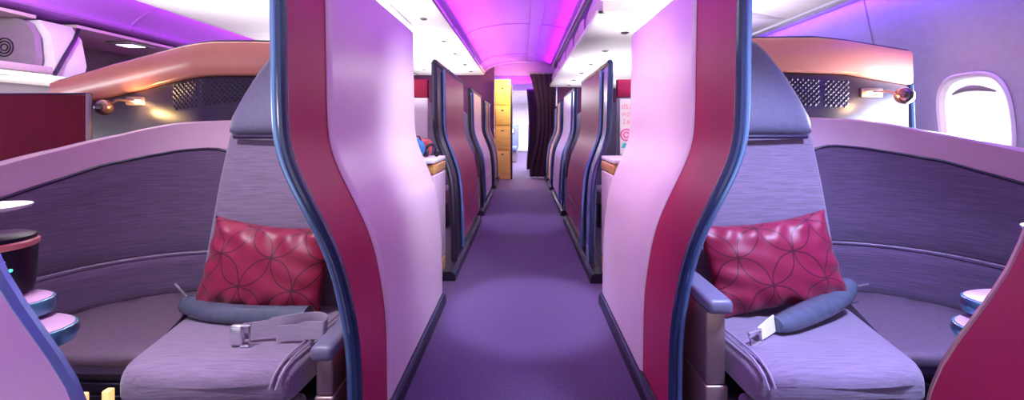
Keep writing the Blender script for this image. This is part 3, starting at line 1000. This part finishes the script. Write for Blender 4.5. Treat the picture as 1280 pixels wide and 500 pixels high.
    def pil(u, v, sg):
        e = (1 - abs(u) ** 3.0) ** 0.62 * (1 - abs(v) ** 3.0) ** 0.62
        pinch = 1 - 0.10 * (1 - abs(v) ** 2) * abs(u) ** 2 * 0.6
        pinch2 = 1 - 0.13 * (1 - abs(u) ** 2) * abs(v) ** 2
        x = W_ * u * pinch
        z = H_ * v * pinch2
        wr = 0.0
        edge = abs(v) ** 2
        wr += 0.010 * edge * math.sin(u * 17 + 2 * math.sin(v * 3 + s)) * (1 if sg < 0 else 0.3)
        wr += 0.004 * math.sin(u * 8 + v * 11 + s * 2) * (1 - e * 0.5)
        wr += 0.006 * abs(u) ** 2 * math.sin(v * 15 + u * 4)
        y = sg * (T_ * e + wr * min(1, e * 2.2))
        return x, y, z
    ang = math.radians(-5 if s < 0 else 7) * 1
    base = Vector((-0.945 if s < 0 else 0.922, 1.475, 0.505 if s < 0 else 0.520))
    tilt = math.radians(14)

    def placep(p):
        x, y, z = p
        x, z = x * math.cos(ang) - z * math.sin(ang), x * math.sin(ang) + z * math.cos(ang)
        y, z = y * math.cos(tilt) + z * math.sin(tilt), -y * math.sin(tilt) + z * math.cos(tilt)
        return base + Vector((x, y, z))
    for sg in (-1, 1):
        vs, fs = [], []
        for j in range(nv + 1):
            for i in range(nu + 1):
                u, v = -1 + 2 * i / nu, -1 + 2 * j / nv
                vs.append(placep(pil(u, v, sg)))
        for j in range(nv):
            for i in range(nu):
                a = j * (nu + 1) + i
                fs.append((a, a + 1, a + nu + 2, a + nu + 1))
        pi_.add(vs, fs)
    po = pi_.build('throw_pillow', M['pillow'], None, smooth=80)
    me = po.data
    ul = me.uv_layers.new(name='UVMap')
    nn = (nu + 1) * (nv + 1)
    for lo in me.loops:
        k = lo.vertex_index % nn
        ul.data[lo.index].uv = ((k % (nu + 1)) / nu, (k // (nu + 1)) / nv)
    bm = bmesh.new()
    bm.from_mesh(me)
    bmesh.ops.remove_doubles(bm, verts=bm.verts, dist=0.0004)
    bmesh.ops.recalc_face_normals(bm, faces=bm.faces)
    bm.to_mesh(me)
    bm.free()
    tag(po, ('dark red satin pillow with stitched circles against the left backrest' if s < 0 else
             'magenta satin pillow with stitched circles against the right backrest'), 'pillow')

    # ---------------- belt
    if s < 0:
        bl = thing('seat_belt', (-0.95, 1.35, 0.36), 'lap belt with dark pad and looping webbing below the dark red pillow', 'seat belt')
        pth = crv([P(234, 374, 1.50), P(243, 386, 1.46), P(265, 398, 1.40), P(300, 405, 1.37), P(345, 404, 1.36), P(385, 400, 1.36)], 4)
        pth = [Vector((p.x, p.y, max(p.z, topz(p.y) + 0.028))) for p in pth]
        rr = [0.018, 0.028, 0.036, 0.038, 0.038, 0.038] + [0.037] * 20
        MB().tube(pth, rr[:len(pth)], 16, flat=0.85).build('belt_pad', M['beltpad'], bl, smooth=70)
        pa = P(302, 414, 1.20)
        pth = crv([pa, P(325, 411, 1.21), P(360, 405, 1.23), P(392, 401, 1.26), P(407, 404, 1.25), P(405, 413, 1.22), P(385, 416, 1.22), P(345, 421, 1.20)], 5)
        A, B = [], []
        for p in pth:
            hh = 0.026
            z0 = max(p.z - hh, topz(p.y) + 0.004)
            A.append([Vector((p.x, p.y, z0)), Vector((p.x, p.y + 0.004, z0 + 2 * hh * (1 if p.y > 1.215 else 0.9)))])
            B.append([q + Vector((0.001, 0.003, 0)) for q in A[-1]])
        MB().sheet(A, B).build('webbing', M['belt'], bl, smooth=70)
        bc = Vector((P(300, 414, 1.185).x, 1.185, topz(1.185) + 0.034))
        o = MB()
        o.rbox(bc.x - 0.026, bc.x + 0.012, bc.y - 0.012, bc.y + 0.010, bc.z - 0.030, bc.z + 0.030, 0.008)
        o.tube([(bc.x + 0.010, bc.y - 0.010, bc.z - 0.030), (bc.x + 0.034, bc.y - 0.008, bc.z - 0.030), (bc.x + 0.034, bc.y - 0.008, bc.z + 0.030), (bc.x + 0.010, bc.y - 0.010, bc.z + 0.030)], 0.005, 8)
        o.build('buckle', M['chrome'], bl)
        MB().tube([P(219, 355, 1.55), P(226, 363, 1.54), P(235, 372, 1.51)], 0.004, 6).build('anchor_cord', M['chrome'], bl)
    else:
        bl = thing('seat_belt', (0.95, 1.35, 0.36), 'lap belt with blue grey pad and white buckle below the magenta pillow', 'seat belt')
        pth = crv([P(1060, 355, 1.50), P(1052, 368, 1.46), P(1032, 381, 1.40), P(1008, 392, 1.34), P(985, 402, 1.29), P(970, 407, 1.27)], 4)
        pth = [Vector((p.x, p.y, max(p.z, topz(p.y) + 0.030))) for p in pth]
        n = len(pth)
        rr = [0.040 * math.sin(PI * (0.22 + 0.62 * i / (n - 1))) ** 0.6 for i in range(n)]
        MB().tube(pth, rr, 16, flat=0.85).build('belt_pad', M['beltpad'], bl, smooth=70)
        p0, p1 = pth[-1], Vector((P(951, 414, 1.21).x, 1.21, topz(1.21) + 0.018))
        A = [[p0 + Vector((0, 0, -0.02)), p0 + Vector((0, 0.01, 0.026))], [(p0 + p1) / 2 + Vector((0, 0, -0.018)), (p0 + p1) / 2 + Vector((0, .01, 0.024))], [p1 + Vector((0, 0, -0.014)), p1 + Vector((0, 0.01, 0.020))]]
        B = [[q + Vector((0, 0.006, 0)) for q in r] for r in A]
        MB().sheet(A, B).build('webbing', M['white'], bl)
        o = MB()
        c_ = p1 + Vector((-0.012, -0.004, 0.0))
        o.tube([c_ + Vector((0.010, 0, -0.014)), c_ + Vector((-0.022, -0.004, -0.026)), c_ + Vector((-0.030, -0.004, 0.014)), c_ + Vector((0.008, 0, 0.022)), c_ + Vector((0.010, 0, -0.014))], 0.005, 8)
        o.build('buckle', M['chrome'], bl)
        MB().tube([P(1062, 360, 1.52), P(1074, 357, 1.53), P(1085, 355, 1.54)], 0.004, 6).build('anchor_cord', M['chrome'], bl)

    # ---------------- side console with stacked trays
    co = thing('side_console', (s * 1.28, 0.93, 0), 'pedestal with two stacked rounded trays beside the %s seat front' % side, 'side console')
    def tray(cx_, cy_, rx, ry, z, name='tray', h=0.045):
        rg = lambda g, zz: [(s * cx_ + a, cy_ + b2, zz) for a, b2 in (superell(2 * PI * k / 40, rx + g, ry + g, 2.4) for k in range(40))]
        o_ = MB().loft([rg(-0.025, z - h), rg(-0.006, z - h * 0.85), rg(0, z - h * 0.4), rg(-0.003, z - 0.003), rg(-0.006, z - 0.002)]).build(name, M['trayside'], co, smooth=50)
        MB().loft([rg(-0.007, z - 0.004), rg(-0.008, z), rg(-0.014, z + 0.001)]).build('tray_top', M['traytop'], o_, smooth=30)
    k = 0.035 if s > 0 else 0
    tray(1.245 - k, 0.915, 0.205, 0.085, 0.565)
    tray(1.300 - k * 2, 0.955, 0.165, 0.070, 0.612, 'upper_tray', 0.044)
    MB().loft([[(s * (1.30 + a), 0.92 + b2, z) for a, b2 in (superell(2 * PI * q_ / 32, 0.14 + g, 0.055 + g / 3, 3) for q_ in range(32))] for z, g in ((0.003, 0.03), (0.3, 0.01), (0.50, 0.0), (0.518, 0.0))]).build('pedestal', M['steel'], co)
    # handset and drinks tray on it
    if s < 0:
        rm = thing('control_handset', (-1.28, 0.97, 0.615), 'black control unit with lit buttons standing on the left trays', 'control unit')
        MB().lathe(-1.285, 0.965, [(0.068, 0.616), (0.072, 0.64), (0.076, 0.72), (0.074, 0.755), (0.060, 0.762)], 28).build('body', M['black'], rm)
        MB().lathe(-1.285, 0.965, [(0.0745, 0.728), (0.079, 0.732), (0.079, 0.742), (0.0745, 0.746)], 28).build('copper_ring', M['peach'], rm)
        for i in range(4):
            for j in range(2):
                a = -0.80 + j * 0.26
                MB().ball((-1.285 + 0.0745 * math.cos(a), 0.965 + 0.0745 * math.sin(a), 0.665 + i * 0.016), 0.0055, (1, 0.7, 1)).build('button', M['button'], rm)
        for i in range(3):
            a = -0.40 + 0.16 * (i % 2)
            MB().ball((-1.285 + 0.0745 * math.cos(a), 0.965 + 0.0745 * math.sin(a), 0.660 + i * 0.022), 0.004).build('status_light', M['led'] if i < 2 else M['ledblue'], rm)
        dt = thing('cocktail_tray', (-1.30, 0.90, 0.80), 'small round white tray on a stem at the left picture edge', 'tray')
        MB().lathe(-1.268, 0.93, [(0.07, 0.825), (0.082, 0.830), (0.084, 0.836), (0.07, 0.838)], 28).build('tray_plate', M['white'], dt)
        MB().tube([(-1.268, 0.93, 0.764), (-1.268, 0.93, 0.826)], 0.010, 10).build('stem', M['grey'], dt)
    else:
        dt = thing('cocktail_tray', (1.25, 0.94, 0.615), 'small round white tray on a stem at the right picture edge', 'tray')
        MB().lathe(1.315, 0.95, [(0.07, 0.765), (0.082, 0.770), (0.084, 0.776), (0.07, 0.778)], 28).build('tray_plate', M['white'], dt)
        MB().tube([(1.315, 0.95, 0.614), (1.315, 0.95, 0.766)], 0.010, 10).build('stem', M['grey'], dt)


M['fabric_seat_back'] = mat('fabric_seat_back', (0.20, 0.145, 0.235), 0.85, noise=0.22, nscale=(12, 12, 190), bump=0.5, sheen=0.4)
suite(-1)
suite(1)

# divider in the middle of the centre block, left of the headboard
t = thing('centre_divider', (-2.6, 2.1, 0), 'burgundy divider panel left of the left reading lamp', 'divider')
A = [[(x, 2.10, 0.0), (x, 2.10, 0.8), (x, 2.10, 1.195 - 0.003 * abs(x + 2.6) * 3)] for x in [-3.1 + 0.09 * i for i in range(10)]]
B = [[(p[0], p[1] + 0.03, p[2]) for p in r] for r in A]
MB().sheet(A, B).build('panel', M['red'], t)
MB().tube([(-2.275, 2.10, 0.01), (-2.275, 2.10, 1.20)], 0.012, 8).build('edge_strip', M['seam'], t)
MB().tube([(-3.1, 2.11, 1.197), (-2.28, 2.11, 1.20)], 0.006, 6).build('top_trim', M['pipe'], t)
# amber lit posts below the left bench
for x, h, lab in ((-1.20, 0.262, 'short glowing amber light post left of the left seat base'), (-1.275, 0.250, 'short glowing amber light post at the outer side under the left bench')):
    tag(MB().rbox(x - 0.012, x + 0.010, 1.15, 1.17, 0.002, h, 0.004).build('floor_light', M['amber']), lab, 'floor light', 'amber light posts under the left bench')


# ------------------------------------------------------------------ suites further on, seen through the gaps
def far_console(s, y, x0, x1, label):
    t = thing('suite_console', (s * (x0 + x1) / 2, y, 0), label, 'console')
    a, b2 = sorted((s * x0, s * x1))
    MB().rbox(a, b2, y, y + 0.36, 0.13, 0.725, 0.008).build('cabinet', M['pale'], t)
    MB().rbox(a, b2, y - 0.004, y + 0.36, 0.732, 0.79, 0.006).build('gold_band', M['gold'], t)
    MB().rbox(a, b2, y - 0.02, y + 0.36, 0.797, 0.825, 0.008).build('ledge', M['white'], t)
    MB().rbox(a, b2, y + 0.02, y + 0.36, 0.004, 0.123, 0.006).build('kick_panel', M['gold'], t)
    MB().box(a + 0.005, b2 - 0.005, y - 0.004, y + 0.3, 0.055, 0.085).build('kick_gap', M['black'], t)
    return t


far_console(-1, 2.48, 0.545, 1.6, 'lavender cabinet with gold band in the gap left of the aisle')
far_console(1, 2.48, 0.56, 1.6, 'pale cabinet with gold band in the gap right of the aisle')
for s, lab in ((-1, 'pale panel wall with maroon header seen through the left gap'), (1, 'pale panel wall with maroon header seen through the right gap')):
    t = thing('suite_wall', (s * 1.2, 3.3, 0), lab, 'panel wall')
    MB().rbox(*sorted((s * 0.78, s * 1.9)), 3.30, 3.34, 0.0, 1.27, 0.005).build('panel', M['white'], t)
    MB().rbox(*sorted((s * 0.78, s * 1.9)), 3.285, 3.34, 1.275, 1.42, 0.005).build('header', M['red'] if s < 0 else M['maroon'], t)
# seat-back poster/screen on the right with pink print
t = thing('video_screen', (0.92, 3.27, 1.0), 'bright screen with pink lettering and picture in the right gap', 'screen')
MB().rbox(0.79, 1.25, 3.255, 3.284, 0.80, 1.262, 0.006).build('screen_frame', M['white'], t)
MB().box(0.795, 1.24, 3.250, 3.254, 0.81, 1.255).build('display', M['screen'], t)


def text(body, loc, size, m, parent, name='lettering'):
    cu = bpy.data.curves.new(name, 'FONT')
    cu.body = body
    cu.size = size
    cu.extrude = 0.001
    cu.align_x = 'CENTER'
    cu.materials.append(m)
    tmp = bpy.data.objects.new('lettering_curve', cu)
    me = bpy.data.meshes.new_from_object(tmp)
    bpy.data.objects.remove(tmp)
    o = bpy.data.objects.new(name, me)
    COL.objects.link(o)
    o.parent = parent
    o.location = Vector(loc) - Vector(parent.location)
    o.rotation_euler = (PI / 2, 0, 0)
    return o


text('IIS.I', (0.845, 3.247, 1.175), 0.055, M['ink'], t)
text('WZI', (0.845, 3.247, 1.115), 0.045, M['ink'], t)
text('2.6', (0.845, 3.247, 1.055), 0.05, M['ink'], t)
g = MB()
for rr in (0.022, 0.045):
    g.tube([(0.845 + rr * math.cos(a * PI / 10), 3.247, 0.965 + rr * math.sin(a * PI / 10)) for a in range(21)], 0.007, 6, up=(0, 1, 0))
g.build('picture', M['pinkart'], t)
MB().prism([(0.80, 0.855), (0.90, 0.865), (0.89, 0.885), (0.82, 0.90)], 'y', 3.245, 3.249).build('picture', M['tealart'], t)

# things on the left console ledge
b = thing('blue_bag', (-0.68, 2.62, 0.825), 'small blue bag on the ledge in the left gap', 'bag')
MB().ball((-0.69, 2.62, 0.888), 0.062, (0.85, 0.8, 1.0)).build('bag_body', M['bag'], b, smooth=80)
MB().tube([(-0.72, 2.62, 0.93), (-0.705, 2.61, 0.965), (-0.675, 2.61, 0.965), (-0.66, 2.62, 0.93)], 0.006, 6).build('bag_handle', M['black'], b)
o = MB().rbox(-0.90, -0.63, 2.70, 2.82, 0.826, 0.945, 0.03, 4).build('folded_blanket', M['blanket'])
tag(o, 'folded rust red blanket behind the blue bag in the left gap', 'blanket')
b = thing('headset', (-0.62, 2.66, 0.825), 'dark headset lying at the aisle end of the left console', 'headset')
hs = MB().tube([(-0.605 + 0.035 * math.cos(a * PI / 8), 2.66, 0.86 + 0.05 * math.sin(a * PI / 8)) for a in range(9)], 0.010, 8)
hs.build('headband', M['black'], b)
MB().ball((-0.64, 2.66, 0.856), 0.028, (0.7, 0.6, 1)).build('ear_cup', M['black'], b)
MB().ball((-0.57, 2.66, 0.856), 0.028, (0.7, 0.6, 1)).build('ear_cup', M['black'], b)

# fold-down seats in later suites, backs just visible above the walls
for s, y, lab in ((-1, 4.45, 'blue grey seat back between second and third left partitions'), (1, 4.45, 'blue grey seat back between second and third right partitions'),
                  (-1, 6.35, 'blue grey seat back between third and fourth left partitions'), (1, 6.25, 'blue grey seat back between third and fourth right partitions')):
    t = thing('lounge_seat', (s * 0.95, y, 0), lab, 'seat')
    rings = []
    for i in range(14):
        z = 0.25 + 1.05 * i / 13
        hw = lerp_tab([(0.25, 0.25), (0.95, 0.24), (1.15, 0.20), (1.25, 0.13), (1.30, 0.05)], z)
        rings.append([(s * 1.0 + a, y + b2, z) for a, b2 in (superell(2 * PI * k / 24, hw, 0.05, 3) for k in range(24))])
    MB().loft(rings).build('backrest', M['headrest'], t, smooth=60)
    MB().rbox(*sorted((s * 0.75, s * 1.25)), y - 0.42, y - 0.06, 0.25, 0.40, 0.03).build('cushion', M['fabric_seat'], t)
    MB().rbox(*sorted((s * 0.77, s * 1.23)), y - 0.38, y - 0.08, 0.003, 0.245, 0.01).build('seat_base', M['black'], t)

# ------------------------------------------------------------------ galley end of the aisle
t = thing('galley_unit', (-0.4, 8.3, 0), 'yellow lit galley cabinet at the far left end of the aisle', 'galley cabinet')
MB().rbox(-0.555, -0.235, 7.95, 8.18, 0.003, 1.99, 0.008).build('cabinet_body', M['yellow'], t)
for (z0, z1) in ((0.12, 0.55), (0.60, 1.02), (1.08, 1.42), (1.48, 1.86)):
    d = MB().rbox(-0.53, -0.26, 7.938, 7.949, z0, z1, 0.004).build('door', M['yellow'], t)
    MB().rbox(-0.42, -0.37, 7.930, 7.937, z1 - 0.06, z1 - 0.04, 0.003).build('latch', M['black'], d)
MB().rbox(-0.233, -0.20, 7.94, 8.18, 0.003, 1.88, 0.005).build('corner_post', M['pipe'], t)


def curtain(x0, x1, y, z0, z1, label, gather):
    A, B = [], []
    for i in range(14):
        a = i / 13
        z = z1 + (z0 - z1) * a
        k = 1 - gather * math.sin(PI * min(1, a * 1.1)) * 0.6
        row = []
        for j in range(41):
            q = j / 40
            xc = x0 + (x1 - x0) * (q * k + (1 - k) * 0.9)
            row.append((xc, y + 0.022 * math.sin(q * 30 + 2 * a), z))
        A.append(row)
        B.append([(p[0], p[1] + 0.006, p[2]) for p in row])
    t = thing('curtain', ((x0 + x1) / 2, y, 0), label, 'curtain')
    MB().sheet(A, B).build('cloth', M['curtain'], t, smooth=80)
    MB().tube([(x0 - 0.02, y, z1 + 0.012), (x1 + 0.02, y, z1 + 0.012)], 0.012, 8).build('rail', M['grey'], t)


curtain(0.15, 0.70, 8.215, 0.02, 2.13, 'dark plum curtain tied back at the right end of the aisle', 0.55)
curtain(0.10, 0.42, 9.6, 0.02, 1.95, 'second dark plum curtain hanging farther back behind the first', 0.3)

# economy seats beyond
for i, (x, y, m_) in enumerate(((-0.56, 12.2, 'seatblue'), (0.62, 12.2, 'seatblue'), (-0.56, 13.3, 'seatred'), (0.62, 13.3, 'seatred'), (-0.56, 14.4, 'seatblue'), (0.62, 14.4, 'seatblue'))):
    lab = 'economy seat in the far cabin, %s row, %s of the far aisle' % (('first', 'second', 'third')[i // 2], ('left', 'right')[i % 2])
    t = thing('economy_seat', (x, y, 0), lab, 'seat')
    MB().rbox(x - 0.42, x + 0.42, y, y + 0.1, 0.35, 1.15, 0.03).build('backrest', M[m_], t)
    MB().rbox(x - 0.40, x + 0.40, y - 0.45, y - 0.02, 0.35, 0.47, 0.03).build('cushion', M[m_], t)
    MB().rbox(x - 0.38, x + 0.38, y - 0.35, y - 0.05, 0.003, 0.345, 0.02).build('seat_base', M['grey'], t)
    for q in (-0.21, 0.21):
        sr = MB().rbox(x + q - 0.12, x + q + 0.12, y - 0.012, y - 0.001, 0.85, 1.02, 0.005).build('screen', M['black'], t)
        MB().box(x + q - 0.10, x + q + 0.10, y - 0.016, y - 0.0125, 0.87, 1.0).build('display', M['screen'], sr)
